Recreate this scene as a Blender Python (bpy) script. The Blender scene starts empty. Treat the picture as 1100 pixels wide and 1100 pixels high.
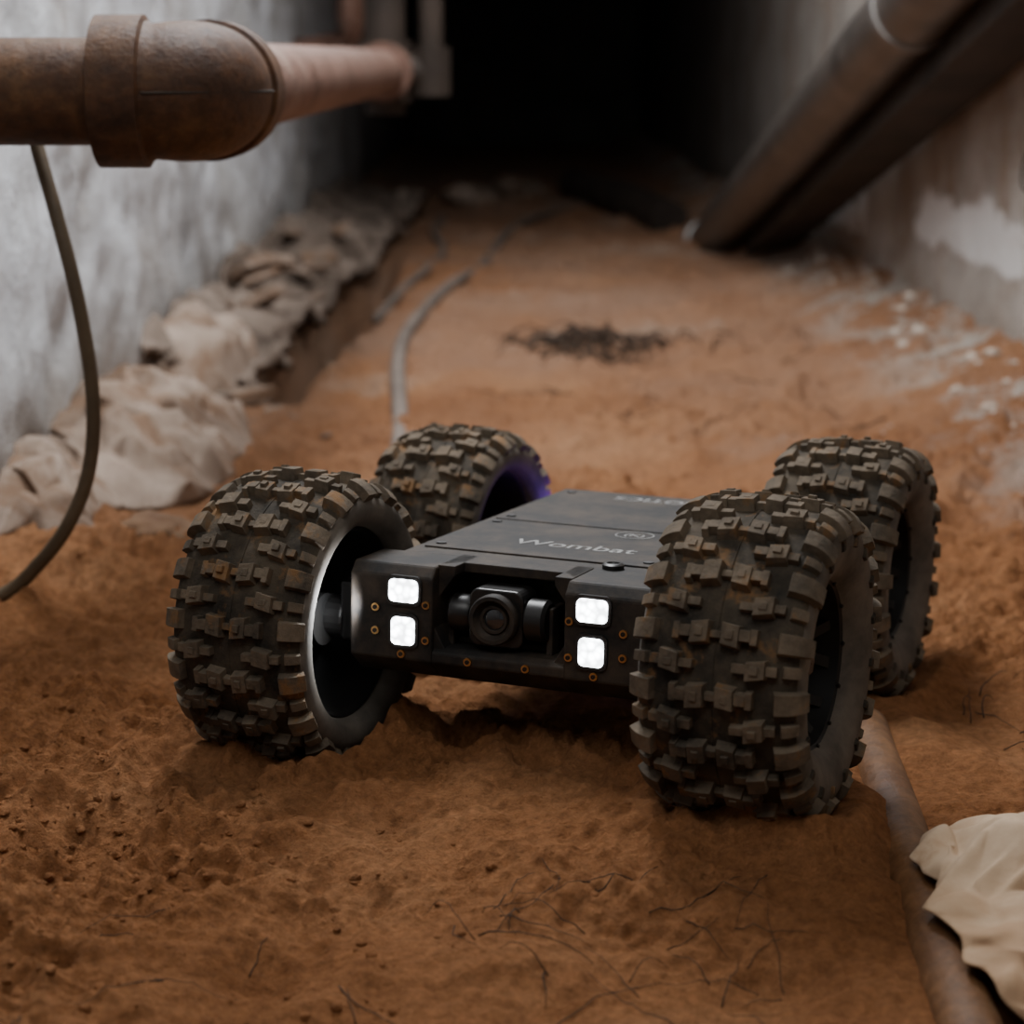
import bpy, bmesh, math, random
from mathutils import Vector, Matrix, noise, Euler
random.seed(7)
S=bpy.context.scene
COL=S.collection

# ---------------- materials ----------------
def new_mat(name):
    m=bpy.data.materials.new(name); m.use_nodes=True
    nt=m.node_tree; b=nt.nodes['Principled BSDF']
    return m,nt,b
def N(nt,t,**k):
    n=nt.nodes.new(t)
    for a,v in k.items(): setattr(n,a,v)
    return n
def noise_tex(nt,vec,scale,detail=6,rough=.6,dist=0.0):
    n=N(nt,'ShaderNodeTexNoise'); n.inputs['Scale'].default_value=scale
    n.inputs['Detail'].default_value=detail; n.inputs['Roughness'].default_value=rough
    n.inputs['Distortion'].default_value=dist
    nt.links.new(vec,n.inputs['Vector']); return n.outputs['Fac']
def ramp(nt,fac,stops,interp='LINEAR'):
    r=N(nt,'ShaderNodeValToRGB'); r.color_ramp.interpolation=interp
    e=r.color_ramp.elements
    while len(e)<len(stops): e.new(.5)
    for i,(p,c) in enumerate(stops):
        e[i].position=p; e[i].color=(*c,1) if len(c)==3 else c
    nt.links.new(fac,r.inputs['Fac']); return r.outputs['Color']
def mix(nt,fac,a,b,bt='MIX'):
    m=N(nt,'ShaderNodeMix',data_type='RGBA',blend_type=bt)
    if isinstance(fac,(int,float)): m.inputs[0].default_value=fac
    else: nt.links.new(fac,m.inputs[0])
    for i,v in ((6,a),(7,b)):
        if isinstance(v,tuple): m.inputs[i].default_value=(*v,1)
        else: nt.links.new(v,m.inputs[i])
    return m.outputs[2]
def math_n(nt,op,a,b=None,clamp=False):
    m=N(nt,'ShaderNodeMath',operation=op,use_clamp=clamp)
    for i,v in enumerate((a,b)):
        if v is None: continue
        if isinstance(v,(int,float)): m.inputs[i].default_value=v
        else: nt.links.new(v,m.inputs[i])
    return m.outputs[0]
def maprange(nt,src,a,b):
    n=N(nt,'ShaderNodeMapRange'); n.inputs[1].default_value=a; n.inputs[2].default_value=b
    nt.links.new(src,n.inputs[0]); return n.outputs[0]
def bump(nt,b,h,strength,dist,prev=None):
    n=N(nt,'ShaderNodeBump'); n.inputs['Strength'].default_value=strength; n.inputs['Distance'].default_value=dist
    nt.links.new(h,n.inputs['Height'])
    if prev is not None: nt.links.new(prev,n.inputs['Normal'])
    nt.links.new(n.outputs[0],b.inputs['Normal']); return n.outputs[0]
def objco(nt): return N(nt,'ShaderNodeTexCoord').outputs['Object']
def simple(name,c1,c2,scale=20,rough=.8,metal=0,bs=.3,bd=.002,bscale=None,lo=.35,hi=.65,spec=.3):
    m,nt,b=new_mat(name); v=objco(nt)
    f=noise_tex(nt,v,scale,8,.65)
    nt.links.new(ramp(nt,f,[(lo,c1),(hi,c2)]),b.inputs['Base Color'])
    b.inputs['Roughness'].default_value=rough; b.inputs['Metallic'].default_value=metal
    b.inputs['Specular IOR Level'].default_value=spec
    if bs>0: bump(nt,b,noise_tex(nt,v,bscale or scale*3,6,.6),bs,bd)
    return m

def sand_mat():
    m,nt,b=new_mat('orange_sand'); v=objco(nt)
    f=noise_tex(nt,v,3.5,8,.6)
    c=ramp(nt,f,[(.3,(.27,.108,.040)),(.52,(.38,.168,.070)),(.72,(.47,.240,.115))])
    f2=noise_tex(nt,v,17,8,.7)
    c=mix(nt,ramp(nt,f2,[(.50,(0,)*3),(.70,(.45,)*3)]),c,(.21,.080,.029))
    g=noise_tex(nt,v,160,4,.7)
    c=mix(nt,.5,c,ramp(nt,g,[(.3,(.22,.22,.22)),(.7,(.85,.85,.85))]),'OVERLAY')
    sp=N(nt,'ShaderNodeSeparateXYZ'); nt.links.new(v,sp.inputs[0])
    n2=noise_tex(nt,v,2.2,7,.65)
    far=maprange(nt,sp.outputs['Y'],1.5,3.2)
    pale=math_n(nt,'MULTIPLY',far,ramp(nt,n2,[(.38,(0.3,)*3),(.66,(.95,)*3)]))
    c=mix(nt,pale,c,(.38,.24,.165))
    wr=maprange(nt,sp.outputs['X'],.42,.57)
    n3=noise_tex(nt,v,9,8,.7)
    w=math_n(nt,'MULTIPLY',wr,ramp(nt,n3,[(.46,(0,)*3),(.58,(.95,)*3)]))
    c=mix(nt,w,c,(.52,.46,.40))
    wl=maprange(nt,sp.outputs['X'],-.20,-.34)
    w=math_n(nt,'MULTIPLY',math_n(nt,'MULTIPLY',wl,far),ramp(nt,n3,[(.35,(.2,)*3),(.6,(.9,)*3)]))
    c=mix(nt,w,c,(.28,.195,.135))
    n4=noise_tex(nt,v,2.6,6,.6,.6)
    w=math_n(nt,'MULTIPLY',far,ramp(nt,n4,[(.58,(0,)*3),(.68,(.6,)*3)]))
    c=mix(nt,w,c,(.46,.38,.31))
    nt.links.new(c,b.inputs['Base Color'])
    b.inputs['Roughness'].default_value=.95; b.inputs['Specular IOR Level'].default_value=.1
    p=bump(nt,b,noise_tex(nt,v,55,9,.74),1.0,.016)
    bump(nt,b,noise_tex(nt,v,420,4,.6),.7,.0025,p)
    return m
def wall_mat(name,base,dark,white,right=False):
    m,nt,b=new_mat(name); v=objco(nt)
    sp=N(nt,'ShaderNodeSeparateXYZ'); nt.links.new(v,sp.inputs[0])
    f=noise_tex(nt,v,3.5,10,.7)
    c=ramp(nt,f,[(.32,dark),(.55,base),(.75,base)])
    w=noise_tex(nt,v,4.5 if right else 3.2,9,.68,.3)
    if right:
        zb=math_n(nt,'MULTIPLY',maprange(nt,sp.outputs['Z'],.13,.17),maprange(nt,sp.outputs['Z'],.27,.21))
        yb=math_n(nt,'MULTIPLY',maprange(nt,sp.outputs['Y'],3.35,3.0),maprange(nt,sp.outputs['Y'],1.2,1.6))
        a=math_n(nt,'MULTIPLY',zb,yb)
        zb2=math_n(nt,'MULTIPLY',maprange(nt,sp.outputs['Z'],.09,.12),maprange(nt,sp.outputs['Z'],.22,.16))
        yb2=math_n(nt,'MULTIPLY',maprange(nt,sp.outputs['Y'],4.6,4.2),maprange(nt,sp.outputs['Y'],3.4,3.7))
        a2=math_n(nt,'MULTIPLY',zb2,yb2)
        a=math_n(nt,'MAXIMUM',a,a2)
        s=math_n(nt,'ADD',math_n(nt,'MULTIPLY',a,.34),math_n(nt,'MULTIPLY',w,1.05))
        k=ramp(nt,s,[(.72,(0,)*3),(.80,(.9,)*3)])
        n5=noise_tex(nt,v,6,8,.68)
        c=mix(nt,ramp(nt,n5,[(.45,(0,)*3),(.68,(.8,)*3)]),c,(.29,.19,.12))
    else:
        k=math_n(nt,'MULTIPLY',ramp(nt,w,[(.38,(.10,)*3),(.57,(1,)*3)]),maprange(nt,sp.outputs['Z'],.05,.22))
        n5=noise_tex(nt,v,8,8,.7)
        c=mix(nt,ramp(nt,n5,[(.52,(0,)*3),(.72,(.6,)*3)]),c,(.22,.16,.12))
    c=mix(nt,k,c,white)
    if not right:
        n6=noise_tex(nt,v,5.5,9,.72,.4)
        c=mix(nt,ramp(nt,n6,[(.50,(0,)*3),(.66,(.62,)*3)]),c,(.25,.205,.17))
    z3=maprange(nt,sp.outputs['Z'],.13,.0)
    c=mix(nt,math_n(nt,'MULTIPLY',z3,.6),c,(.24,.16,.10))
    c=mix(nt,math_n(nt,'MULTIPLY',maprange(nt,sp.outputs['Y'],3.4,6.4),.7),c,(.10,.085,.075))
    nt.links.new(c,b.inputs['Base Color']); b.inputs['Roughness'].default_value=.92
    b.inputs['Specular IOR Level'].default_value=.15
    p=bump(nt,b,noise_tex(nt,v,24,9,.72),.9,.02)
    p=bump(nt,b,noise_tex(nt,v,170,5,.6),.4,.003,p)
    bump(nt,b,k,.5,.004,p)
    return m
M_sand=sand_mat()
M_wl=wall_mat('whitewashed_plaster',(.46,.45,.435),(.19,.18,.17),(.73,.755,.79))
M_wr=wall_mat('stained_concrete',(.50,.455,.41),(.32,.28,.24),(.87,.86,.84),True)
M_dark=simple('dark_concrete',(.05,.045,.04),(.09,.08,.07),6)  # plain dark concrete colour for back wall and ceiling
def rust_mat(name,c1,c2,c3,k=1.0):
    m,nt,b=new_mat(name); v=objco(nt)
    c1,c2,c3=[tuple(x*k for x in c) for c in (c1,c2,c3)]
    f=noise_tex(nt,v,12,9,.7,.4)
    c=ramp(nt,f,[(.32,c1),(.5,c2),(.68,c3)])
    g=noise_tex(nt,v,90,6,.7)
    c=mix(nt,.6,c,ramp(nt,g,[(.3,(.15,)*3),(.7,(.8,)*3)]),'OVERLAY')
    nt.links.new(c,b.inputs['Base Color']); b.inputs['Roughness'].default_value=.6
    b.inputs['Specular IOR Level'].default_value=.35
    p=bump(nt,b,g,.6,.0025); bump(nt,b,noise_tex(nt,v,30,5,.6),.4,.004,p)
    return m
M_rust=rust_mat('rusty_iron',(.040,.015,.006),(.12,.048,.017),(.22,.105,.038),.60)
M_rust2=rust_mat('painted_rust',(.11,.05,.03),(.20,.11,.08),(.30,.20,.155),.85)
M_drain=simple('dusty_drain',(.045,.038,.033),(.12,.10,.085),14,.36,.2,.25,.001,60,spec=.7)
M_beam=simple('dark_steel',(.025,.019,.015),(.052,.038,.029),9,.7,.2,.2)
M_clamp=simple('zinc_clamp',(.17,.16,.15),(.30,.28,.265),30,.45,.7,.1)
M_cable=simple('olive_cable',(.075,.052,.030),(.13,.095,.058),14,.5,0,.1)
M_gcable=simple('dusty_grey_cable',(.11,.088,.072),(.18,.145,.12),10,.85,0,.2)
def cloth_mat(name,c1,c2,dirt,sc):
    m,nt,b=new_mat(name); v=objco(nt)
    c=ramp(nt,noise_tex(nt,v,sc,8,.65),[(.36,c1),(.62,c2)])
    c=mix(nt,ramp(nt,noise_tex(nt,v,sc*1.7,8,.7,.5),[(.46,(0,)*3),(.60,(.85,)*3)]),c,dirt)
    nt.links.new(c,b.inputs['Base Color']); b.inputs['Roughness'].default_value=.8
    b.inputs['Specular IOR Level'].default_value=.25
    bump(nt,b,noise_tex(nt,v,50,6,.6),.3,.003); return m
M_fabL=cloth_mat('dirty_sheeting',(.15,.105,.075),(.35,.275,.22),(.15,.085,.048),8)
M_fabR=cloth_mat('cream_cloth',(.42,.29,.18),(.58,.44,.31),(.38,.24,.14),9)
M_slab=simple('broken_plaster',(.070,.050,.037),(.25,.195,.155),6,.95,0,.8,.010,26)
M_card=rust_mat('clay_pipe',(.10,.040,.014),(.17,.078,.030),(.24,.12,.052),.85)
M_wood=simple('flat_stone_mat',(.13,.07,.04),(.22,.13,.07),20,.9,0,.5,.002,60)
M_twig=simple('dry_root',(.028,.018,.012),(.08,.048,.030),30,.9,0,0)
M_rubblew=simple('chalk_rubble',(.35,.27,.21),(.52,.45,.38),8,.95,0,.5,.002,80)
def rubber(name,base,dust,lo,hi):
    m,nt,b=new_mat(name); v=objco(nt)
    f=noise_tex(nt,v,22,9,.72)
    c=ramp(nt,f,[(lo,base),(hi,dust)])
    g=noise_tex(nt,v,48,6,.65)
    c=mix(nt,ramp(nt,g,[(.55,(0,)*3),(.66,(.8,)*3)]),c,(.20,.105,.042))
    nt.links.new(c,b.inputs['Base Color']); b.inputs['Roughness'].default_value=.85
    b.inputs['Specular IOR Level'].default_value=.2
    bump(nt,b,noise_tex(nt,v,130,6,.65),.7,.0018); return m
M_tyre=rubber('dusty_rubber',(.020,.018,.015),(.090,.070,.048),.38,.66)
M_lug=rubber('dusty_tread',(.044,.037,.029),(.185,.142,.098),.34,.66)
M_side=simple('grey_sidewall',(.06,.053,.045),(.15,.128,.104),20,.8,0,.3,.001,120)
M_rim=simple('black_rim',(.006,.006,.006),(.012,.011,.010),20,.6,0,.05)
def body_mat():
    m,nt,b=new_mat('matte_black_shell'); v=objco(nt)
    f=noise_tex(nt,v,30,9,.72)
    c=ramp(nt,f,[(.42,(.011,.010,.0095)),(.72,(.065,.046,.031))])
    nt.links.new(c,b.inputs['Base Color']); b.inputs['Roughness'].default_value=.65
    b.inputs['Specular IOR Level'].default_value=.3
    bump(nt,b,noise_tex(nt,v,400,3,.6),.25,.0005); return m
M_body=body_mat()
M_black=simple('satin_black',(.007,.007,.007),(.014,.012,.011),20,.38,0,0,spec=.5)
M_brass=simple('brass_bolt',(.55,.33,.12),(.7,.45,.2),20,.3,1,0)
M_glass=simple('lens_coating',(.012,.014,.016),(.02,.022,.025),20,.05,0,0,spec=1)
M_print=simple('white_print',(.20,.20,.195),(.38,.38,.37),60,.7,0,0)
def emis(name,c,s):
    m,nt,b=new_mat(name); v=objco(nt)
    vo=N(nt,'ShaderNodeTexVoronoi'); vo.inputs['Scale'].default_value=210; nt.links.new(v,vo.inputs['Vector'])
    nt.links.new(ramp(nt,vo.outputs['Distance'],[(0,c),(.7,tuple(x*.22 for x in c))]),b.inputs['Emission Color'])
    b.inputs['Emission Strength'].default_value=s; b.inputs['Base Color'].default_value=(*c,1); return m
M_led=emis('white_led',(.92,.97,1),24)
M_purple=emis('violet_led',(.18,.06,1),5)

# ---------------- mesh helpers ----------------
def finish(bm,name,mat,parent=None,smooth=False,bevel=0,loc=None,rot=None,recalc=True,auto=None):
    if recalc: bmesh.ops.recalc_face_normals(bm,faces=bm.faces)
    me=bpy.data.meshes.new(name); bm.to_mesh(me); bm.free()
    mats=mat if isinstance(mat,(list,tuple)) else [mat]
    for m in mats: me.materials.append(m)
    o=bpy.data.objects.new(name,me); COL.objects.link(o)
    if smooth:
        for p in me.polygons: p.use_smooth=True
        if auto:
            me.set_sharp_from_angle(angle=math.radians(auto))
    if parent: o.parent=parent
    if loc: o.location=loc
    if rot: o.rotation_euler=rot
    if bevel:
        b=o.modifiers.new('bevel','BEVEL'); b.width=bevel; b.segments=2; b.limit_method='ANGLE'
    return o
def empty(name,loc=(0,0,0),rot=(0,0,0),parent=None):
    e=bpy.data.objects.new(name,None); e.empty_display_size=.05; COL.objects.link(e)
    e.location=loc; e.rotation_euler=rot
    if parent: e.parent=parent
    return e
def add_box(bm,x0,x1,y0,y1,z0,z1,mi=0):
    vs=[bm.verts.new((x,y,z)) for x in(x0,x1) for y in(y0,y1) for z in(z0,z1)]
    for f in((0,1,3,2),(4,6,7,5),(0,4,5,1),(2,3,7,6),(0,2,6,4),(1,5,7,3)):
        fc=bm.faces.new([vs[i] for i in f]); fc.material_index=mi
    return vs
def extrude_poly(bm,poly,a,b,axis='x',mi=0):
    def P(p,t):
        return {'x':(t,p[0],p[1]),'y':(p[0],t,p[1]),'z':(p[0],p[1],t)}[axis]
    A=[bm.verts.new(P(p,a)) for p in poly]; B=[bm.verts.new(P(p,b)) for p in poly]
    n=len(poly); bm.faces.new(A).material_index=mi; bm.faces.new(B[::-1]).material_index=mi
    for i in range(n): bm.faces.new((A[i],B[i],B[(i+1)%n],A[(i+1)%n])).material_index=mi
def tube(bm,pts,rads,seg=20,cap=True,mi=0):
    pts=[Vector(p) for p in pts]
    if not isinstance(rads,(list,tuple)): rads=[rads]*len(pts)
    rings=[]; up=None
    for i,p in enumerate(pts):
        t=(pts[min(i+1,len(pts)-1)]-pts[max(i-1,0)])
        if t.length<1e-9: t=prev_t
        t=t.normalized(); prev_t=t
        if up is None:
            up=t.orthogonal().normalized()
        up=(up-t*up.dot(t)).normalized(); s=t.cross(up)
        rings.append([bm.verts.new(p+(up*math.cos(2*math.pi*k/seg)+s*math.sin(2*math.pi*k/seg))*rads[i]) for k in range(seg)])
    for a,b in zip(rings,rings[1:]):
        for k in range(seg):
            bm.faces.new((a[k],a[(k+1)%seg],b[(k+1)%seg],b[k])).material_index=mi
    if cap:
        bm.faces.new(rings[0][::-1]).material_index=mi; bm.faces.new(rings[-1]).material_index=mi
def catmull(pts,n=8):
    P=[Vector(p) for p in pts]; P=[2*P[0]-P[1]]+P+[2*P[-1]-P[-2]]; out=[]
    for i in range(1,len(P)-2):
        for k in range(n):
            t=k/n; a,b,c,d=P[i-1:i+3]
            out.append(.5*((2*b)+(c-a)*t+(2*a-5*b+4*c-d)*t*t+(3*b-a-3*c+d)*t**3))
    out.append(P[-2]); return out
def lathe(bm,prof,seg=64,axis='x',mi=0,closed=False):
    rings=[]
    for (x,r) in prof:
        ring=[]
        for k in range(seg):
            a=2*math.pi*k/seg
            if axis=='x': ring.append(bm.verts.new((x,r*math.cos(a),r*math.sin(a))))
            elif axis=='y': ring.append(bm.verts.new((r*math.cos(a),x,r*math.sin(a))))
            else: ring.append(bm.verts.new((r*math.cos(a),r*math.sin(a),x)))
        rings.append(ring)
    pairs=list(zip(rings,rings[1:]))
    if closed: pairs.append((rings[-1],rings[0]))
    for a,b in pairs:
        for k in range(seg): bm.faces.new((a[k],a[(k+1)%seg],b[(k+1)%seg],b[k])).material_index=mi
    return rings
ICO={}
def ico(sub):
    if sub not in ICO:
        t=bmesh.new(); bmesh.ops.create_icosphere(t,subdivisions=sub,radius=1); t.verts.index_update()
        ICO[sub]=([v.co.copy() for v in t.verts],[[v.index for v in f.verts] for f in t.faces]); t.free()
    return ICO[sub]
def rock(bm,c,s,seed,sub=3,mi=0):
    V,F=ico(sub); vs=[]
    for p in V:
        k=1+.35*noise.noise(p*1.1+Vector((seed,0,0)))+.22*noise.noise(p*2.7+Vector((0,seed,0)))+.07*noise.noise(p*6+Vector((0,seed,0)))
        q=p*k; vs.append(bm.verts.new((c[0]+q.x*s[0],c[1]+q.y*s[1],c[2]+q.z*s[2])))
    for f in F:
        fc=bm.faces.new([vs[i] for i in f]); fc.material_index=mi; fc.smooth=sub>2

# ---------------- ground ----------------
ROB=Vector((.052,1.286)); A=math.radians(22.5)
R_=Vector((math.cos(A),-math.sin(A))); B_=Vector((math.sin(A),math.cos(A)))
WS=.887
HT,HB=.146,.143
WHEELS=[(-HT+.010,-HB,.0060),(HT+.014,-HB-.026,.0205),(-HT-.024,HB+.026,-.021),(HT-.012,HB+.002,-.005)]
SINK=.006
def fn(x,y,s,o=4,seed=0): return noise.fractal(Vector((x*s,y*s,seed)),1.0,2.0,o)
def gh(x,y,fine=True):
    d=Vector((x,y))-ROB; lx=d.dot(R_); ly=d.dot(B_)
    base=.011*fn(x,y,2.2,3,1.3)+.012*fn(x,y,8,3,5.1)
    q=max(abs(lx)/.25,abs(ly)/.25); k=min(1,max(0,(q-.8)/.6)); k=k*k*(3-2*k)
    u=max(0,min(1,lx/(2*HT)+.5)); v=max(0,min(1,ly/(2*HB)+.5))
    pl=(WHEELS[0][2]*(1-u)+WHEELS[1][2]*u)*(1-v)+(WHEELS[2][2]*(1-u)+WHEELS[3][2]*u)*v
    h=base*k+(pl+base*.15)*(1-k)
    h+=.075*max(0,min(1,(x-.40)/.22))**1.6*min(1,max(0,(y-1.2)/1.2))
    h+=.05*max(0,min(1,(-.30-x)/.2))**1.4*min(1,max(0,(y-1.3)/.8))
    gx=-.288+.020*(y-2.6)+.008*math.sin(y*4); h-=.13*math.exp(-((x-gx)/.028)**2)*max(0,min(1,(y-2.45)/.3))*max(0,min(1,(4.6-y)/.9))
    if fine:
        cl=max(0,min(1,.55+1.6*fn(x,y,4.2,2,3.3)))
        r0=1-2.4*abs(noise.noise(Vector((x*12,y*12,21))+noise.noise_vector(Vector((x*5,y*5,2)))*.9))
        e=.0055*r0
        r1=1-2*abs(noise.noise(Vector((x*26,y*26,4))+noise.noise_vector(Vector((x*9,y*9,2)))*1.2))
        e+=.0088*r1*cl*(1 if y<1.8 else .6)
        r2=1-2*abs(noise.noise(Vector((x*70,y*70,14))+noise.noise_vector(Vector((x*20,y*20,2)))*1.2))
        e+=.0034*r2*(.3+cl)
        e+=.0070*fn(x,y,38,4,9.7)*(.5+.9*cl)
        e+=.0085*cl*max(0,fn(x,y,75,3,2.2))
        if y<1.3:
            px=.186+(y-.55)*.056; ex=math.exp(-((x-px)/.030)**2); e=e*(1-.75*ex)+.0045*ex
            h=h*(1-.85*ex)
        h+=e
        if y>1.6: h+=.009*max(0,fn(x,y,12,4,7.7))*min(1,(y-1.6))
        for wx,wy,g0 in WHEELS:
            ax=max(0,abs(lx-wx)-.038); ay=abs(ly-wy)
            g=math.exp(-(ax/.012)**2-(ay/.035)**2); h=h*(1-.8*g)+(g0-.001)*.8*g
            if ay<.13:
                rr=math.hypot(ax,max(0,ay-.030))
                h+=.0145*math.exp(-((rr-.024)/.012)**2)*(1-ay/.13)*(.75+.8*noise.noise(Vector((x*40,y*40,1))))
        if ly>.1:
            for wx in(-HT,HT):
                a=abs(lx-wx)
                h-=.006*math.exp(-(a/.038)**4)*min(1,(ly-.1)/.1)*(.7+.3*math.sin(ly*220))
                h+=.005*math.exp(-((a-.055)/.012)**2)*min(1,(ly-.1)/.1)
    return h
def gridmesh(name,xs,ys,f,mat,smooth=True):
    vs=[f(a,b) for b in ys for a in xs]; nx=len(xs)
    fs=[(j*nx+i,j*nx+i+1,(j+1)*nx+i+1,(j+1)*nx+i) for j in range(len(ys)-1) for i in range(nx-1)]
    me=bpy.data.meshes.new(name); me.from_pydata(vs,[],fs); me.materials.append(mat)
    if smooth:
        for p in me.polygons: p.use_smooth=True
    o=bpy.data.objects.new(name,me); COL.objects.link(o); return o
ys=[-.6+ i*.05 for i in range(24)]; y=.6
while y<10.2: ys.append(y); y+=.0020*max(.9,y)**1.75
xs=[-.75+i*1.5/600 for i in range(601)]
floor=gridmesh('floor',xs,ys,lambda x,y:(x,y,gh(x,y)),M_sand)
floor.data.materials.append(M_rubblew)
bm=bmesh.new(); bm.from_mesh(floor.data)
for i in range(900):
    if random.random()<.75: x=random.triangular(-.42,-.0,-.24); y=random.triangular(.72,1.35,1.02)
    else: x=random.uniform(-.4,.45); y=random.uniform(.7,3.2)
    d2=Vector((x,y))-ROB
    if abs(d2.dot(R_))<.21 and abs(d2.dot(B_))<.24: continue
    if .15<x<.28 and y<1.3: continue
    s=random.choice([.0008,.001,.0012,.0016,.0024,.0030])*(1 if y<1.7 else 1.6)
    rock(bm,(x,y,gh(x,y)+s*.05),(s,s*random.uniform(.8,1.5),s*.7),i*1.3,2 if s>.002 else 1,0)
for i in range(190):
    y=random.uniform(2.1,4.6); x=random.gauss(.555,.025) if random.random()<.85 else random.uniform(.3,.55)
    x=min(x,.59)
    if x<.56 and y>3.9: continue
    s=random.choice([.002,.003,.004,.006,.010]) if x>.5 else random.choice([.002,.003])
    rock(bm,(x,y,gh(x,y)+s*.1),(s,s*random.uniform(.8,1.5),s*.6),i*2.3,2,1)
bm.to_mesh(floor.data); bm.free()

# ---------------- walls ----------------
yw=[]; y=-.6
while y<10.2: yw.append(y); y+=.012 if 1<y<5 else .05
zw=[-.08+i*.0145 for i in range(100)]
def lw(y,z):
    r=max(0,fn(y,z,6,4,3.3))
    return (-.47+.022*fn(y,z,1.8,4,4.4)+.010*fn(y,z,11,5,8.1)+.010*r, y, z)
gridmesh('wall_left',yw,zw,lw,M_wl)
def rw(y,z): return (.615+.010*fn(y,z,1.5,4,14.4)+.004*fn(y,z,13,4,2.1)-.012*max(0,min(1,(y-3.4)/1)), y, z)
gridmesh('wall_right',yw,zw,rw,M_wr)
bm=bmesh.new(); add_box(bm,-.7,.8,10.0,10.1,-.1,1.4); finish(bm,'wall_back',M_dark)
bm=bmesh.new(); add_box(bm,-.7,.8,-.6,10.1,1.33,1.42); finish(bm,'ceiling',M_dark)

# ---------------- pipes ----------------
pe=empty('rusty_pipe_elbow')
Z=.399
bm=bmesh.new(); tube(bm,[(-.52,1.5,Z),(-.30,1.5,Z)],.038,40); finish(bm,'inlet_pipe',M_rust,pe,True,auto=40)
bm=bmesh.new()
pts=[(-.298,1.5,Z),(-.296,1.5,Z),(-.262,1.5,Z),(-.260,1.5,Z)]; rad=[.046,.0540,.0540,.050]
cx,cy,rr=-.256,1.532,.032
for i in range(17):
    a=-math.pi/2+i*(math.pi/2)/16
    pts.append((cx+rr*math.cos(a),cy+rr*math.sin(a),Z)); rad.append(.0480+.0020*math.sin(i*math.pi/16))
pts+=[(-.224,1.540,Z),(-.224,1.542,Z),(-.224,1.59,Z),(-.224,1.592,Z)]; rad+=[.048,.0515,.0515,.044]
tube(bm,pts,rad,48)
finish(bm,'elbow_fitting',M_rust,pe,True,auto=35)
bm=bmesh.new()
sp=[(-.260,1.5-.0485,Z)]
for i in range(13):
    a=-math.pi/2+i*(math.pi/2)/12; sp.append((cx+(rr+.0490)*math.cos(a),cy+(rr+.0490)*math.sin(a),Z))
tube(bm,sp,.0010,8); finish(bm,'casting_seam',M_beam,pe,True)
bm=bmesh.new(); tube(bm,[(-.222,1.58,Z),(-.212,3.5,Z)],.036,40)
tube(bm,[(-.212,3.42,Z),(-.212,3.46,Z)],.048,32)
finish(bm,'return_pipe',M_rust2,pe,True,auto=40)
bm=bmesh.new(); tube(bm,[(-.212,3.5,Z-.07),(-.212,3.5,1.34)],.034,32); tube(bm,[(-.212,3.5,Z-.05),(-.212,3.5,Z+.05)],.046,32)
tube(bm,[(-.20,3.5,Z+.0),(-.12,3.5,Z)],.03,24)
tube(bm,[(-.135,3.5,Z-.02),(-.135,3.5,1.34)],.020,24); tube(bm,[(-.135,3.5,Z-.04),(-.135,3.5,Z+.04)],.032,24)
finish(bm,'riser_pipe',M_beam,pe,True,auto=40)
bm=bmesh.new(); tube(bm,[(-.33,4.3,1.34),(-.33,4.3,.5),(-.33,4.35,.45),(-.45,4.4,.43)],.028,24)
finish(bm,'vertical_conduit',M_rust2,None,True,auto=40)

de=empty('diagonal_drain_pipe')
p0=Vector((.452,4.9,-.03)); p1=Vector((.497,2.05,.595))
d=(p1-p0).normalized()
bm=bmesh.new(); tube(bm,[p0,p1],.052,40); tube(bm,[p0,p0+d*.10],.060,40)
finish(bm,'drain_tube',M_drain,de,True,auto=40)
side=Vector((1,0,0)); upv=side.cross(d).normalized()
if upv.z<0: upv=-upv
bm=bmesh.new()
poly=[]
for q in (p0-d*.0,p1):
    for sx,sz in ((.020,-.085),(.105,-.085),(.105,.045),(.055,.045)):
        poly.append(bm.verts.new(q+side*sx+upv*sz+Vector((0,0,-.005))))
for f in ((0,1,2,3),(7,6,5,4),(0,4,5,1),(1,5,6,2),(2,6,7,3),(3,7,4,0)): bm.faces.new([poly[i] for i in f])
finish(bm,'support_beam',M_beam,de,False,.004)
bm=bmesh.new()
for t in (.17,2.40):
    q=p0+d*t; tube(bm,[q-d*.009,q-d*.008,q+d*.008,q+d*.009],[.052,.0560,.0560,.052],40)
    tube(bm,[q+upv*.05,q+upv*.072],.006,8)
finish(bm,'band_clamp',M_clamp,de,True,auto=40)
bm=bmesh.new()
tube(bm,[(.40,5.2,.02),(.30,5.5,.05),(.18,6.2,.05)],[.05,.05,.045],24)
finish(bm,'buried_pipe',M_beam,None,True,auto=40)
bm=bmesh.new(); tube(bm,catmull([(.625,2.40,.33),(.60,2.39,.325),(.590,2.39,.305),(.589,2.39,.28),(.596,2.39,.272),(.601,2.39,.285)],6),.0016,8)
finish(bm,'wire_hook',M_beam,None,True)

bm=bmesh.new()
tube(bm,catmull([(-.362,1.57,.425),(-.359,1.562,.39),(-.355,1.55,.363),(-.338,1.53,.310),(-.323,1.52,.249),(-.315,1.52,.180),(-.319,1.52,.124),(-.335,1.52,.081),(-.36,1.52,.047),(-.393,1.52,.020),(-.455,1.50,.010)],10),.0055,14)
finish(bm,'hanging_cable',M_cable,None,True)
bm=bmesh.new()
cp=[(-.10,1.95),(-.12,2.15),(-.131,2.37),(-.155,2.77),(-.16,3.2),(-.117,3.68),(-.058,4.26),(0,5.0),(.12,5.6),(.3,6)]
tube(bm,catmull([(x,y,gh(x,y,False)+.012) for x,y in cp],10),.0100,14)
finish(bm,'floor_cable',M_gcable,None,True)
bm=bmesh.new()
cp=[(-.18,5.4),(-.185,4.9),(-.15,4.5),(-.16,4.1),(-.195,3.75),(-.22,3.3)]
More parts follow.
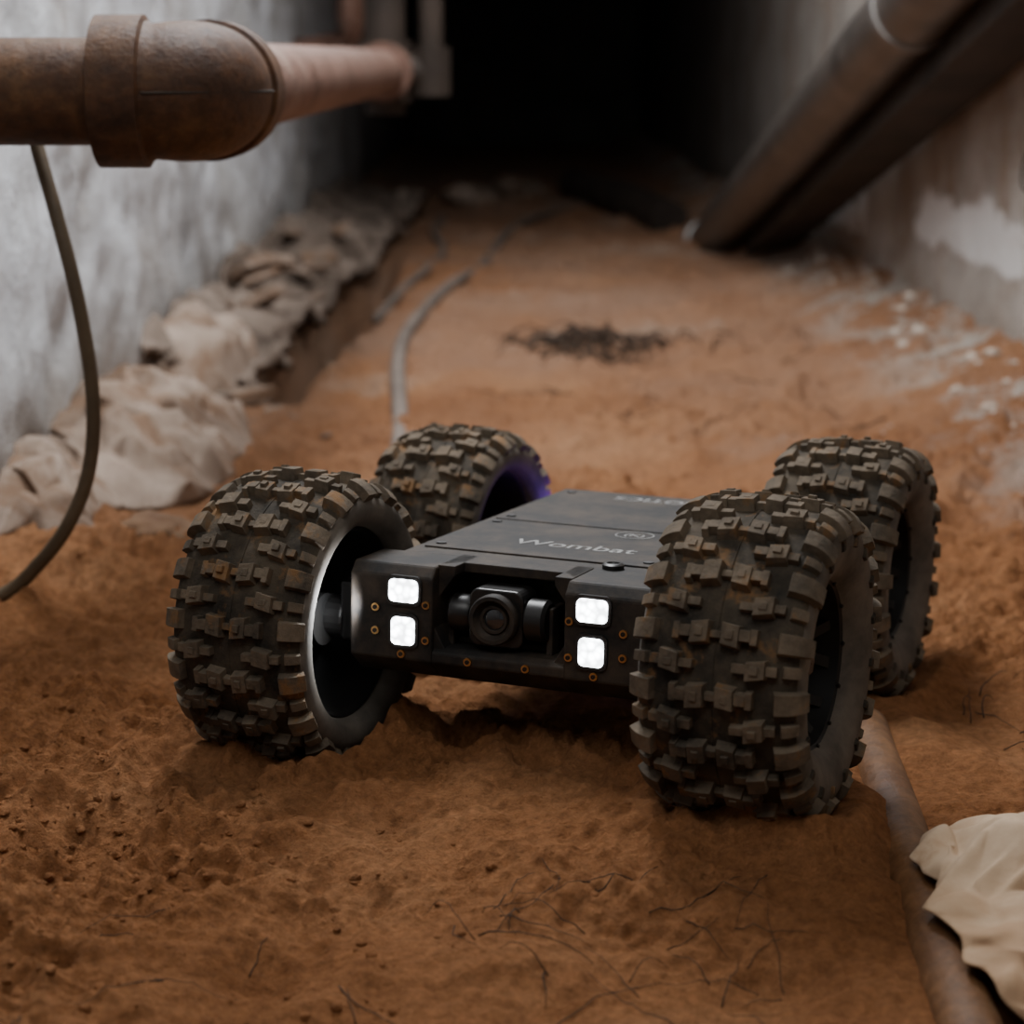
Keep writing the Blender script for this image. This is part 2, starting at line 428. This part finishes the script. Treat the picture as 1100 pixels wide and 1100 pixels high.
tube(bm,catmull([(x,y,gh(x,y,False)+.013) for x,y in cp],10),.008,12)
finish(bm,'floor_cable',M_gcable,None,True)

PIPE=[(.186,.55),(.1995,.80),(.208,.95),(.217,1.10),(.2255,1.25)]
bm=bmesh.new()
tube(bm,[p+noise.noise_vector(p*12)*.0015 for p in catmull([(x,y,.0035) for x,y in PIPE],10)],.0150,28)
finish(bm,'ground_pipe',M_card,None,True,auto=50)

# ---------------- cloth & debris ----------------
deb=empty('collapsed_wall_debris')
def crumple(name,cx,cy,w,l,h,mat,seed,cell,fold,ang=0,over=False,parent=None,crease=.55):
    rnd=random.Random(seed); nx=max(4,round(w/cell)); ny=max(4,round(l/cell))
    ca,sa=math.cos(ang),math.sin(ang); vs=[]
    for j in range(ny+1):
        for i in range(nx+1):
            u=2*i/nx-1; v=2*j/ny-1
            uu=u*math.sqrt(max(0,1-.36*v*v)); vv=v*math.sqrt(max(0,1-.36*u*u))
            th=math.atan2(vv,uu)
            e=1+.20*noise.noise(Vector((math.cos(th)*1.6,math.sin(th)*1.6,seed)))+.18*noise.noise(Vector((math.cos(th)*5,math.sin(th)*5,seed)))
            x=uu*w*.5*e+rnd.uniform(-.42,.42)*cell; y=vv*l*.5*e+rnd.uniform(-.42,.42)*cell
            r=max(abs(u),abs(v)); env=max(0,1-r**2.4)
            q=Vector((x/(cell*3.4),y/(cell*3.4),seed)); q+=noise.noise_vector(q)*.7
            big=1-2.4*abs(noise.noise(q))
            z=env*h+fold*(.15+.85*env**.5)*(.75*max(0,big)+.42*rnd.random())
            X=cx+ca*x-sa*y; Y=cy+sa*x+ca*y
            g=gh(X,Y,over)+.003
            if over:
                px=.186+(Y-.55)*.056; dd=abs(X-px)
                if dd<.034: g=max(g,.0225-max(0,dd-.008)*.8)
            vs.append((X,Y,g+z))
    fs=[]
    for j in range(ny):
        for i in range(nx):
            a=j*(nx+1)+i; b=a+1; c=a+nx+2; d_=a+nx+1
            if rnd.random()<.5: fs+=[(a,b,c),(a,c,d_)]
            else: fs+=[(a,b,d_),(b,c,d_)]
    me=bpy.data.meshes.new(name); me.from_pydata(vs,[],fs); me.materials.append(mat)
    for p in me.polygons: p.use_smooth=True
    at=me.attributes.new('crease_edge','FLOAT','EDGE')
    for q in at.data: q.value=crease*rnd.uniform(.3,1.3) if rnd.random()<.6 else 0
    o=bpy.data.objects.new(name,me); COL.objects.link(o)
    s=o.modifiers.new('sub','SUBSURF'); s.levels=3; s.render_levels=3
    s=o.modifiers.new('thick','SOLIDIFY'); s.thickness=.0012
    if parent: o.parent=parent
    return o
crumple('sheeting_1',-.385,2.13,.20,.46,.026,M_fabL,3,.022,.055,parent=deb)
crumple('sheeting_2',-.43,1.83,.13,.22,.018,M_fabL,8,.020,.045,parent=deb)
crumple('sheeting_3',-.395,2.63,.16,.28,.055,M_fabL,15,.025,.055,parent=deb)
crumple('crumpled_cloth',.292,.912,.185,.25,.016,M_fabR,21,.0135,.030,ang=.15,over=True,crease=.3)

def sl(a,b):
    y=2.50+b*3.2
    e=.016*noise.noise(Vector((y*5,1,3)))+.022*noise.noise(Vector((y*13,4,3)))+.008*noise.noise(Vector((y*40,4,3)))
    xe=-.318+.030*(y-2.55)*.9+e; xw=-.458
    ye=.07*noise.noise(Vector((a*5,2,8)))*(1-b)
    x=xw+(xe-xw)*a; y+=ye
    t=(1-a)
    z=.028+.048*t**1.2+.014*fn(x,y,7,4,6.6)+.006*(1-2*abs(noise.noise(Vector((x*16,y*9,9)))))
    st=noise.noise(Vector((x*7,y*2.6,77)))
    z+=.022*min(1,max(0,(st-.05)/.03))+.014*min(1,max(0,(noise.noise(Vector((x*10,y*4,17)))-.15)/.03))
    if b<.05: z-=.02*(1-b/.05)
    return (x,y,z)
o=gridmesh('plaster_sheet',[i/90 for i in range(91)],[(i/420)**1.3 for i in range(421)],sl,M_slab)
o.parent=deb
s=o.modifiers.new('thick','SOLIDIFY'); s.thickness=.014; s.offset=-1
def shard(bm,c,s,th,seed,tilt):
    rnd=random.Random(seed); n=rnd.randint(5,8); M=Euler((tilt[0],tilt[1],rnd.uniform(0,6))).to_matrix()
    top=[];bot=[]
    for k in range(n):
        a=2*math.pi*(k+rnd.uniform(-.3,.3))/n; r=s*rnd.uniform(.6,1.15)
        p=Vector((r*math.cos(a),r*1.3*math.sin(a),0))
        top.append(bm.verts.new(Vector(c)+M@(p+Vector((0,0,th/2+rnd.uniform(-.1,.2)*th))))); bot.append(bm.verts.new(Vector(c)+M@(p*1.04-Vector((0,0,th/2)))))
    ct=bm.verts.new(Vector(c)+M@Vector((0,0,th*.7)))
    for k in range(n): bm.faces.new((top[k],top[(k+1)%n],ct)); bm.faces.new((bot[k],bot[(k+1)%n],top[(k+1)%n],top[k]))
    bm.faces.new(bot[::-1])
bm=bmesh.new()
rq=random.Random(4)
L_=[(-.335,2.52,.035,.020),(-.285,2.45,.018,.006),(-.240,2.80,.016,.006),(-.36,2.90,.040,.085),(-.235,3.05,.016,.004),(-.235,2.62,.012,.004),(-.21,3.4,.014,.004),(-.31,2.35,.018,.01),(-.40,3.2,.045,.10),(-.34,3.6,.04,.075),(-.26,2.40,.010,.004),(-.31,3.15,.030,.06),(-.27,3.0,.022,.012)]
for k in range(22): L_.append((rq.uniform(-.30,-.20),rq.uniform(2.2,3.3),rq.uniform(.004,.010),.003))
for k in range(10): L_.append((rq.uniform(-.42,-.33),rq.uniform(2.9,4.3),rq.uniform(.018,.035),rq.uniform(.07,.10)))
for i,(x,y,s_,z) in enumerate(L_):
    shard(bm,(x,y,gh(x,y,False)+z*.6 if z<.03 else z),s_,s_*.35,i+5,(random.uniform(-.3,.3),random.uniform(0,.5)))
for (x,y,s_,z) in ((-.12,5.9,.08,.03),(.02,6.4,.09,.02)): rock(bm,(x,y,z),(s_,s_*1.4,s_*.45),x,4)
finish(bm,'plaster_chunks',M_fabL,deb,False,.0015)
bm=bmesh.new(); rock(bm,(-.318,1.76,gh(-.318,1.76,False)+.006),(.040,.042,.016),2.2,4); finish(bm,'flat_stone',M_wood,None,True)

def twig(bm,x,y,L,a,r,lift=.002,curl=1.0):
    pts=[];n=max(8,int(L/.006)); sd=random.random()*100; hh=random.uniform(0,lift)
    for i in range(n+1):
        t=i/n
        pts.append((x,y,gh(x,y)+r*.6+hh*math.sin(t*math.pi))); a+=noise.noise(Vector((sd,t*7,0)))*curl
        x+=math.cos(a)*L/n; y+=math.sin(a)*L/n
    tube(bm,pts,[r*(1-.6*i/n) for i in range(n+1)],5)
bm=bmesh.new()
for i in range(64):
    if i<26: x=random.uniform(-.06,.13); y=random.uniform(.87,.97)
    else: x=random.uniform(-.3,.15); y=random.uniform(.70,.96)
    twig(bm,x,y,random.uniform(.02,.07),random.uniform(0,6.28),random.uniform(.00025,.00045),.016 if random.random()<.3 else .003,.8)
finish(bm,'fine_roots',M_twig,None,True)
bm=bmesh.new()
for i in range(26):
    twig(bm,random.uniform(.30,.40),random.uniform(1.10,1.35),random.uniform(.03,.07),random.uniform(-1.4,1.8),random.uniform(.0003,.0006),.008,.7)
finish(bm,'fine_roots',M_twig,None,True)
bm=bmesh.new()
for i in range(150):
    x=random.gauss(.11,.055); y=random.gauss(2.98,.06)
    twig(bm,x,y,random.uniform(.04,.10),random.uniform(0,6.28),random.uniform(.0010,.0030),.020,1.2)
for i in range(16):
    twig(bm,random.uniform(0,.45),random.uniform(2.3,3.4),random.uniform(.06,.2),random.uniform(0,6.28),random.uniform(.0007,.0014),.004,.9)
finish(bm,'root_tangle',M_twig,None,True)

# ---------------- rover ----------------
rob=empty('four_wheeled_inspection_robot',(ROB.x,ROB.y,0),(0,0,-A))
prof=[(-.040,.0655),(-.0455,.0670),(-.0510,.0705),(-.0535,.0760),(-.0530,.0820),(-.049,.0875),(-.042,.0915),(-.030,.0932),(-.015,.0942),(0,.0945),
      (.015,.0942),(.030,.0932),(.042,.0915),(.049,.0875),(.0525,.081),(.053,.073),(.0505,.064),(.0455,.056),(.040,.052)]
pv=[Vector(p) for p in catmull([(a,b,0) for a,b in prof],6)]
arc=[0]
for a,b in zip(pv,pv[1:]): arc.append(arc[-1]+(b-a).length)
mid=arc[9*6]
def PT(t):
    s=t+mid; s=max(0,min(arc[-1]-1e-6,s))
    for i in range(len(arc)-1):
        if arc[i+1]>=s: break
    k=(s-arc[i])/(arc[i+1]-arc[i]); p=pv[i].lerp(pv[i+1],k); tg=(pv[min(i+2,len(pv)-1)]-pv[max(i-1,0)]).normalized()
    return p,Vector((-tg.y,tg.x,0))
def lug(bm,t0,t1,s0,s1,h,ns=3,skew=0,mi=1,taper=.80):
    tc=(t0+t1)/2; sc=(s0+s1)/2
    h*=random.uniform(.86,1.08); jj=random.uniform(-.0006,.0006); s0+=jj+random.uniform(-.0004,.0004); s1+=jj+random.uniform(-.0004,.0004)
    def P(t,s,hh):
        p,n=PT(t); q=p+n*hh; a=s/.0945
        return Vector((q.x,q.y*math.sin(a),q.y*math.cos(a)))
    sk=lambda t:skew*(t-tc)
    lo=[];hi=[]
    for i in range(ns+1):
        t=t0+(t1-t0)*i/ns; tt=tc+(t-tc)*taper
        lo.append((bm.verts.new(P(t,s0+sk(t),-.001)),bm.verts.new(P(t,s1+sk(t),-.001))))
        sa=sc+(s0-sc)*taper; sb=sc+(s1-sc)*taper
        hi.append((bm.verts.new(P(tt,sa+sk(t),h)),bm.verts.new(P(tt,sb+sk(t),h))))
    F=lambda *v: setattr(bm.faces.new(v),'material_index',mi)
    for i in range(ns):
        F(hi[i][0],hi[i+1][0],hi[i+1][1],hi[i][1])
        F(lo[i][0],lo[i+1][0],hi[i+1][0],hi[i][0])
        F(lo[i][1],hi[i][1],hi[i+1][1],lo[i+1][1])
    F(lo[0][0],hi[0][0],hi[0][1],lo[0][1]); F(lo[-1][0],lo[-1][1],hi[-1][1],hi[-1][0])
def tyre_mesh():
    bm=bmesh.new()
    lathe(bm,[(p.x,p.y) for p in pv],96,'x',0)
    for f in bm.faces:
        c=f.calc_center_median()
        if math.hypot(c.y,c.z)<.086: f.material_index=2
    lathe(bm,[(-.040,.0655),(-.034,.0640),(-.030,.066)],96,'x',2)
    lathe(bm,[(.040,.052),(.034,.050),(.030,.054)],96,'x',2)
    nrow=17; pitch=2*math.pi*.0945/nrow
    for i in range(nrow):
        s=i*pitch; s2=s+pitch*.5; h=.0078
        for sg in(-1,1):
            def L(a,b,*args,**kw):
                t0,t1=sorted((sg*a,sg*b)); lug(bm,t0,t1,*args,**kw)
            L(.0030,.0160,s-.0070,s+.0070,h,2,-.12*sg,taper=.82)
            L(.0150,.0225,s-.0036,s+.0036,h*.85,1,taper=.9)
            L(.0215,.0265,s-.0056,s+.0056,h*.85,1,taper=.82)
            L(.0065,.0125,s-.0030,s+.0030,h+.0008,1,taper=.75)
            L(.0200,.0340,s2-.0062,s2+.0062,h,2,.15*sg,taper=.82)
            L(.0235,.0300,s2-.0026,s2+.0026,h+.0008,1,taper=.75)
            L(.0120,.0212,s2-.0028,s2+.0028,h*.7,1,taper=.9)
            L(.0330,.0400,s2-.0030,s2+.0030,h*.65,1,taper=.9)
            e=.0590 if sg>0 else .0550
            L(.0375,e,s-.0078,s+.0062,.0062,5,0,taper=.84)
            L(.0420,.0530,s2-.0040,s2+.0040,.0045,3)
            if sg>0: L(.0585,.0660,s-.0035,s+.0035,.0020,2,mi=0)
        lug(bm,-.0040,.0040,s-.0026,s+.0026,h*.6,1)
    lathe(bm,[(-.0006,.0944),(-.0003,.0952),(.0003,.0952),(.0006,.0944)],96,'x',0)
    bmesh.ops.recalc_face_normals(bm,faces=bm.faces)
    me=bpy.data.meshes.new('tyre'); bm.to_mesh(me); bm.free()
    for m in (M_tyre,M_lug,M_side): me.materials.append(m)
    for p in me.polygons: p.use_smooth=True
    me.set_sharp_from_angle(angle=math.radians(50))
    return me
def rim_mesh():
    bm=bmesh.new()
    lathe(bm,[(-.039,.067),(-.041,.0645),(-.038,.0625),(-.004,.0600),(.016,.0465),(.030,.0495),(.038,.0500),(.041,.0535),(.036,.0545),(.014,.055),(-.006,.064),(-.036,.0668)],64,'x',0,closed=True)
    lathe(bm,[(.016,.0005),(.016,.020),(.010,.047),(.006,.050),(.008,.020),(.008,.0005)],48,'x',0)
    lathe(bm,[(.012,.0165),(.024,.0150),(.026,.012),(.026,.0005)],32,'x',0)
    lathe(bm,[(.026,.0075),(.034,.0070),(.034,.0005)],6,'x',1)
    lathe(bm,[(-.02,.0005),(-.02,.018),(.010,.020)],24,'x',0)
    for k in range(6):
        a0=k*math.pi/3
        for off,w in ((-.16,.0035),(.16,.0035)):
            prev=None
            for j in range(7):
                t=j/6; r=.013+(.0485-.013)*t; x=.024-.010*math.sin(t*math.pi)+.008*t
                a=a0+off*t*1.6
                c=Vector((x,r*math.cos(a),r*math.sin(a))); tdir=Vector((0,-math.sin(a),math.cos(a)))
                ring=[bm.verts.new(c+tdir*w),bm.verts.new(c-tdir*w),bm.verts.new(c-tdir*w-Vector((.006,0,0))),bm.verts.new(c+tdir*w-Vector((.006,0,0)))]
                if prev:
                    for q in range(4): bm.faces.new((prev[q],prev[(q+1)%4],ring[(q+1)%4],ring[q]))
                prev=ring
    for k in range(12):
        a=k*math.pi/6; c=Vector((.040,.0515*math.cos(a),.0515*math.sin(a)))
        r=bmesh.ops.create_icosphere(bm,subdivisions=1,radius=.0016)
        for v in r['verts']: v.co+=c
    bmesh.ops.recalc_face_normals(bm,faces=bm.faces)
    me=bpy.data.meshes.new('rim'); bm.to_mesh(me); bm.free()
    me.materials.append(M_rim); me.materials.append(M_black)
    for p in me.polygons: p.use_smooth=True
    me.set_sharp_from_angle(angle=math.radians(35))
    return me
TY=tyre_mesh(); RM=rim_mesh()
for i,(wx,wy,g0) in enumerate(WHEELS):
    e=empty('wheel_%d'%(i+1),(wx,wy,g0+.1020*WS-SINK),(0,0,-math.radians(1.5)),rob)
    e.scale=(WS*.94,WS,WS)
    t=bpy.data.objects.new('tyre_%d'%(i+1),TY); COL.objects.link(t); t.parent=e; t.rotation_euler=(random.uniform(0,.3),0,0)
    bv=t.modifiers.new('soft_edges','BEVEL'); bv.width=.0013; bv.segments=3; bv.limit_method='ANGLE'; bv.angle_limit=math.radians(50)
    r=bpy.data.objects.new('rim_%d'%(i+1),RM); COL.objects.link(r); r.parent=e
    if wx<0: r.rotation_euler=(0,0,math.pi); t.rotation_euler=(random.uniform(0,.3),0,math.pi)
ch=empty('chassis',(.003,-.172,-.003),(-.055,.0,0),rob)
AY0,AY1=.027,.322
bm=bmesh.new()
sec=[(-.080,.138),(.080,.138),(.090,.130),(.090,.088),(.072,.072),(-.072,.072),(-.090,.088),(-.090,.130)]
extrude_poly(bm,sec,.042,.318,'y')
finish(bm,'hull',M_body,ch,False,.0015)
cheek=[(.0,.082),(.0,.131),(.006,.138),(.044,.138),(.044,.070),(.016,.070)]
for nm,x0,x1 in (('front_cheek_1',-.094,-.041),('front_cheek_2',.041,.094)):
    bm=bmesh.new(); extrude_poly(bm,cheek,x0,x1,'x'); finish(bm,nm,M_body,ch,False,.0015)
bm=bmesh.new()
extrude_poly(bm,[(0.001,.082),(.001,.088),(.006,.091),(.044,.091),(.044,.070),(.016,.070)],-.042,.042,'x')
finish(bm,'bumper_lip',M_body,ch,False,.0012)
bm=bmesh.new()
extrude_poly(bm,[(-.042,.012),(-.031,.024),(.031,.024),(.042,.012),(.042,.046),(-.042,.046)],.1325,.1385,'z')
finish(bm,'hood_lip',M_body,ch,False,.0008)
bm=bmesh.new()
for s in (-1,1):
    extrude_poly(bm,[(s*.042,.1385),(s*.042,.118),(s*.031,.133),(s*.031,.1385)],.010,.046,'y')
    extrude_poly(bm,[(s*.042,.086),(s*.042,.104),(s*.034,.090),(s*.034,.086)],.004,.046,'y')
finish(bm,'recess_gusset',M_body,ch,False,.0006)
bm=bmesh.new()
extrude_poly(bm,[(-.074,.060),(.074,.060),(.074,.168),(-.074,.168)],.1375,.1392,'z')
extrude_poly(bm,[(-.074,.172),(.074,.172),(.074,.308),(-.074,.308)],.1375,.1392,'z')
finish(bm,'deck_plate',M_body,ch,False,.0006)
bm=bmesh.new()
for yy,zz in ((AY0+.010,.102),(AY1-.012,.104)):
    for s in (-1,1):
        x0,x1=sorted((s*.086,s*.112)); add_box(bm,x0,x1,yy-.015,yy+.017,zz-.018,zz+.018)
        tube(bm,[(s*.11,yy-.004,zz-.006),(s*.136,yy-.004,zz-.006)],.013,20)
finish(bm,'axle_housing',M_black,ch,False,.002)
bm=bmesh.new(); extrude_poly(bm,[(-.05,.074),(.05,.074),(.04,.062),(-.04,.062)],.05,.30,'y'); finish(bm,'belly_pan',M_black,ch,False,.001)
def rrect(cx,cz,w,h,r,n=5):
    P=[]
    for sx,sz,a0 in((1,1,0),(-1,1,90),(-1,-1,180),(1,-1,270)):
        for k in range(n+1):
            a=math.radians(a0+90*k/n); P.append((cx+sx*(w/2-r)+r*math.cos(a),cz+sz*(h/2-r)+r*math.sin(a)))
    return P
LX=.0585
bmb=bmesh.new(); bml=bmesh.new()
for sx in(-1,1):
    for cz,w,h in((.1235,.0185,.0135),(.0995,.0150,.0165)):
        extrude_poly(bmb,rrect(sx*LX,cz,w+.004,h+.004,.0040),-.0018,.001,'y')
        extrude_poly(bml,rrect(sx*LX,cz,w,h,.0032),-.0024,-.0010,'y')
finish(bmb,'lamp_bezel',M_black,ch,False)
led=finish(bml,'led_lamp',M_led,ch,False)
bm=bmesh.new(); bmr=bmesh.new()
def bolt(x,y,z,r=.0024):
    for b_,pr,sg in ((bmr,[(-.0014,.0001),(-.0014,r),(.001,r)],16),(bm,[(-.0021,.0001),(-.0021,r*.55),(-.001,r*.55)],12)):
        for rg in lathe(b_,pr,sg,'y'):
            for v in rg: v.co+=Vector((x,y,z))
for sx in(-1,1):
    for dx,z in ((.077,.112),(.077,.098),(.0445,.116),(.0445,.095),(.060,.0855)):
        bolt(sx*dx,0,z)
    bolt(sx*.018,.001,.085)
finish(bmr,'bolt_head',M_brass,ch,True,auto=40); finish(bm,'bolt_socket',M_black,ch,True,auto=40)
bm=bmesh.new()
for x,y in ((-.067,.07),(.067,.07),(-.067,.158),(.067,.158),(-.067,.182),(.067,.182),(-.067,.295),(.067,.295)):
    for rg in lathe(bm,[(.1388,.0035),(.1400,.0032),(.1400,.0001)],12,'z'):
        for v in rg: v.co+=Vector((x,y,0))
finish(bm,'deck_screw',M_black,ch,True,auto=40)
bm=bmesh.new()
for rg in lathe(bm,[(.1378,.0065),(.1405,.0065),(.1415,.005),(.1415,.004),(.1405,.0035),(.1405,.0001)],24,'z'):
    for v in rg: v.co+=Vector((.052,.050,0))
finish(bm,'power_button',M_black,ch,True,auto=40)
cam_e=empty('camera_module',(-.004,.010,.1105),(0,0,0),ch)
bm=bmesh.new(); extrude_poly(bm,rrect(0,0,.034,.034,.006),-.002,.020,'y'); finish(bm,'camera_housing',M_black,cam_e,False,.0012)
bm=bmesh.new(); lathe(bm,[(.0,.0150),(-.007,.0150),(-.0085,.014),(-.0085,.0118),(-.005,.0102),(-.004,.0088),(-.0055,.0082),(-.0055,.0067),(-.003,.006)],40,'y'); finish(bm,'lens_barrel',M_body,cam_e,True,auto=35)
bm=bmesh.new(); lathe(bm,[(-.004,.0068),(-.0052,.0045),(-.0056,.002),(-.0057,.0001)],32,'y'); finish(bm,'lens_glass',M_glass,cam_e,True)
bm=bmesh.new()
lathe(bm,[(.017,.0001),(.017,.0105),(.019,.0125),(.029,.0125),(.031,.0105),(.031,.0001)],32,'x')
lathe(bm,[(-.031,.0001),(-.031,.009),(-.029,.011),(-.020,.011),(-.017,.009),(-.017,.0001)],32,'x')
for v in bm.verts: v.co.y+=.006
finish(bm,'tilt_motor',M_black,cam_e,True,auto=35)
bm=bmesh.new(); add_box(bm,-.032,.032,.012,.024,-.021,-.016); add_box(bm,.029,.033,.004,.024,-.020,.008); add_box(bm,-.033,-.029,.004,.024,-.020,.008); finish(bm,'gimbal_bracket',M_body,cam_e,False,.001)
def text(body,name,size,x,y,rz=0):
    cu=bpy.data.curves.new(name,'FONT'); cu.body=body; cu.size=size; cu.align_x='CENTER'; cu.align_y='CENTER'; cu.extrude=.0001
    cu.offset=.0001
    o=bpy.data.objects.new(name,cu); COL.objects.link(o); cu.materials.append(M_print); o.parent=ch; o.location=(x,y,.1394); o.rotation_euler=(0,0,rz); return o
text('Wombat','model_lettering',.022,.010,.098)
text('ROBOTICS','maker_lettering',.018,.012,.288,math.pi)
bm=bmesh.new()
for rg in lathe(bm,[(.1393,.0125),(.1396,.0125),(.1396,.0116),(.1393,.0116)],40,'z',closed=True):
    for v in rg: v.co+=Vector((.030,.152,0))
finish(bm,'round_logo',M_print,ch,False)
text('(K)','logo_lettering',.011,.030,.152)
bm=bmesh.new(); add_box(bm,-.0948,-.0935,.006,.012,.108,.113); finish(bm,'side_lamp_white',M_led,ch)
bm=bmesh.new(); add_box(bm,-.0915,-.090,.292,.310,.118,.124); add_box(bm,.090,.0915,.292,.310,.118,.124); finish(bm,'side_lamp_violet',M_purple,ch)

def light(kind,name,loc,energy,color,parent=None,**k):
    l=bpy.data.lights.new(name,kind); l.energy=energy; l.color=color
    for a,v in k.items(): setattr(l,a,v)
    o=bpy.data.objects.new(name,l); COL.objects.link(o); o.location=loc
    if parent: o.parent=parent
    return o
o=light('SPOT','side_lamp_light',(-.084,-.008,.112),.6,(.92,.96,1),ch,shadow_soft_size=.004,spot_size=math.radians(160),spot_blend=.5)
o.rotation_euler=(0,math.radians(90),math.radians(18))
light('POINT','violet_lamp_light',(-.108,.400,.108),.045,(.2,.08,1),ch,shadow_soft_size=.004)
light('AREA','overhead_area_light',(-.12,1.95,1.30),29,(.97,.98,1),None,shape='RECTANGLE',size=.40,size_y=.8)  # unseen area light giving the soft light from above, no fixture known
light('AREA','tunnel_fill_light',(.05,3.3,1.30),17,(.97,.975,1),None,shape='RECTANGLE',size=.6,size_y=.8)  # added fill that brightens the far floor and walls, no lamp there
o=light('AREA','front_fill_light',(-.1,.35,1.25),8.5,(1,.985,.96),None,shape='RECTANGLE',size=.9,size_y=.7)  # added fill above the camera, the ceiling has no opening
o.rotation_euler=(math.radians(22),0,0)

w=bpy.data.worlds.new('world'); S.world=w; w.use_nodes=True
w.node_tree.nodes['Background'].inputs[0].default_value=(.55,.56,.58,1); w.node_tree.nodes['Background'].inputs[1].default_value=.25

c=bpy.data.cameras.new('camera'); co=bpy.data.objects.new('camera',c); COL.objects.link(co)
co.location=(0,0,.424); co.rotation_euler=(math.radians(90-12.55),0,0)
c.sensor_width=36; c.lens=72; c.clip_start=.01
c.dof.use_dof=True; c.dof.focus_distance=1.16; c.dof.aperture_fstop=7.5
S.camera=co
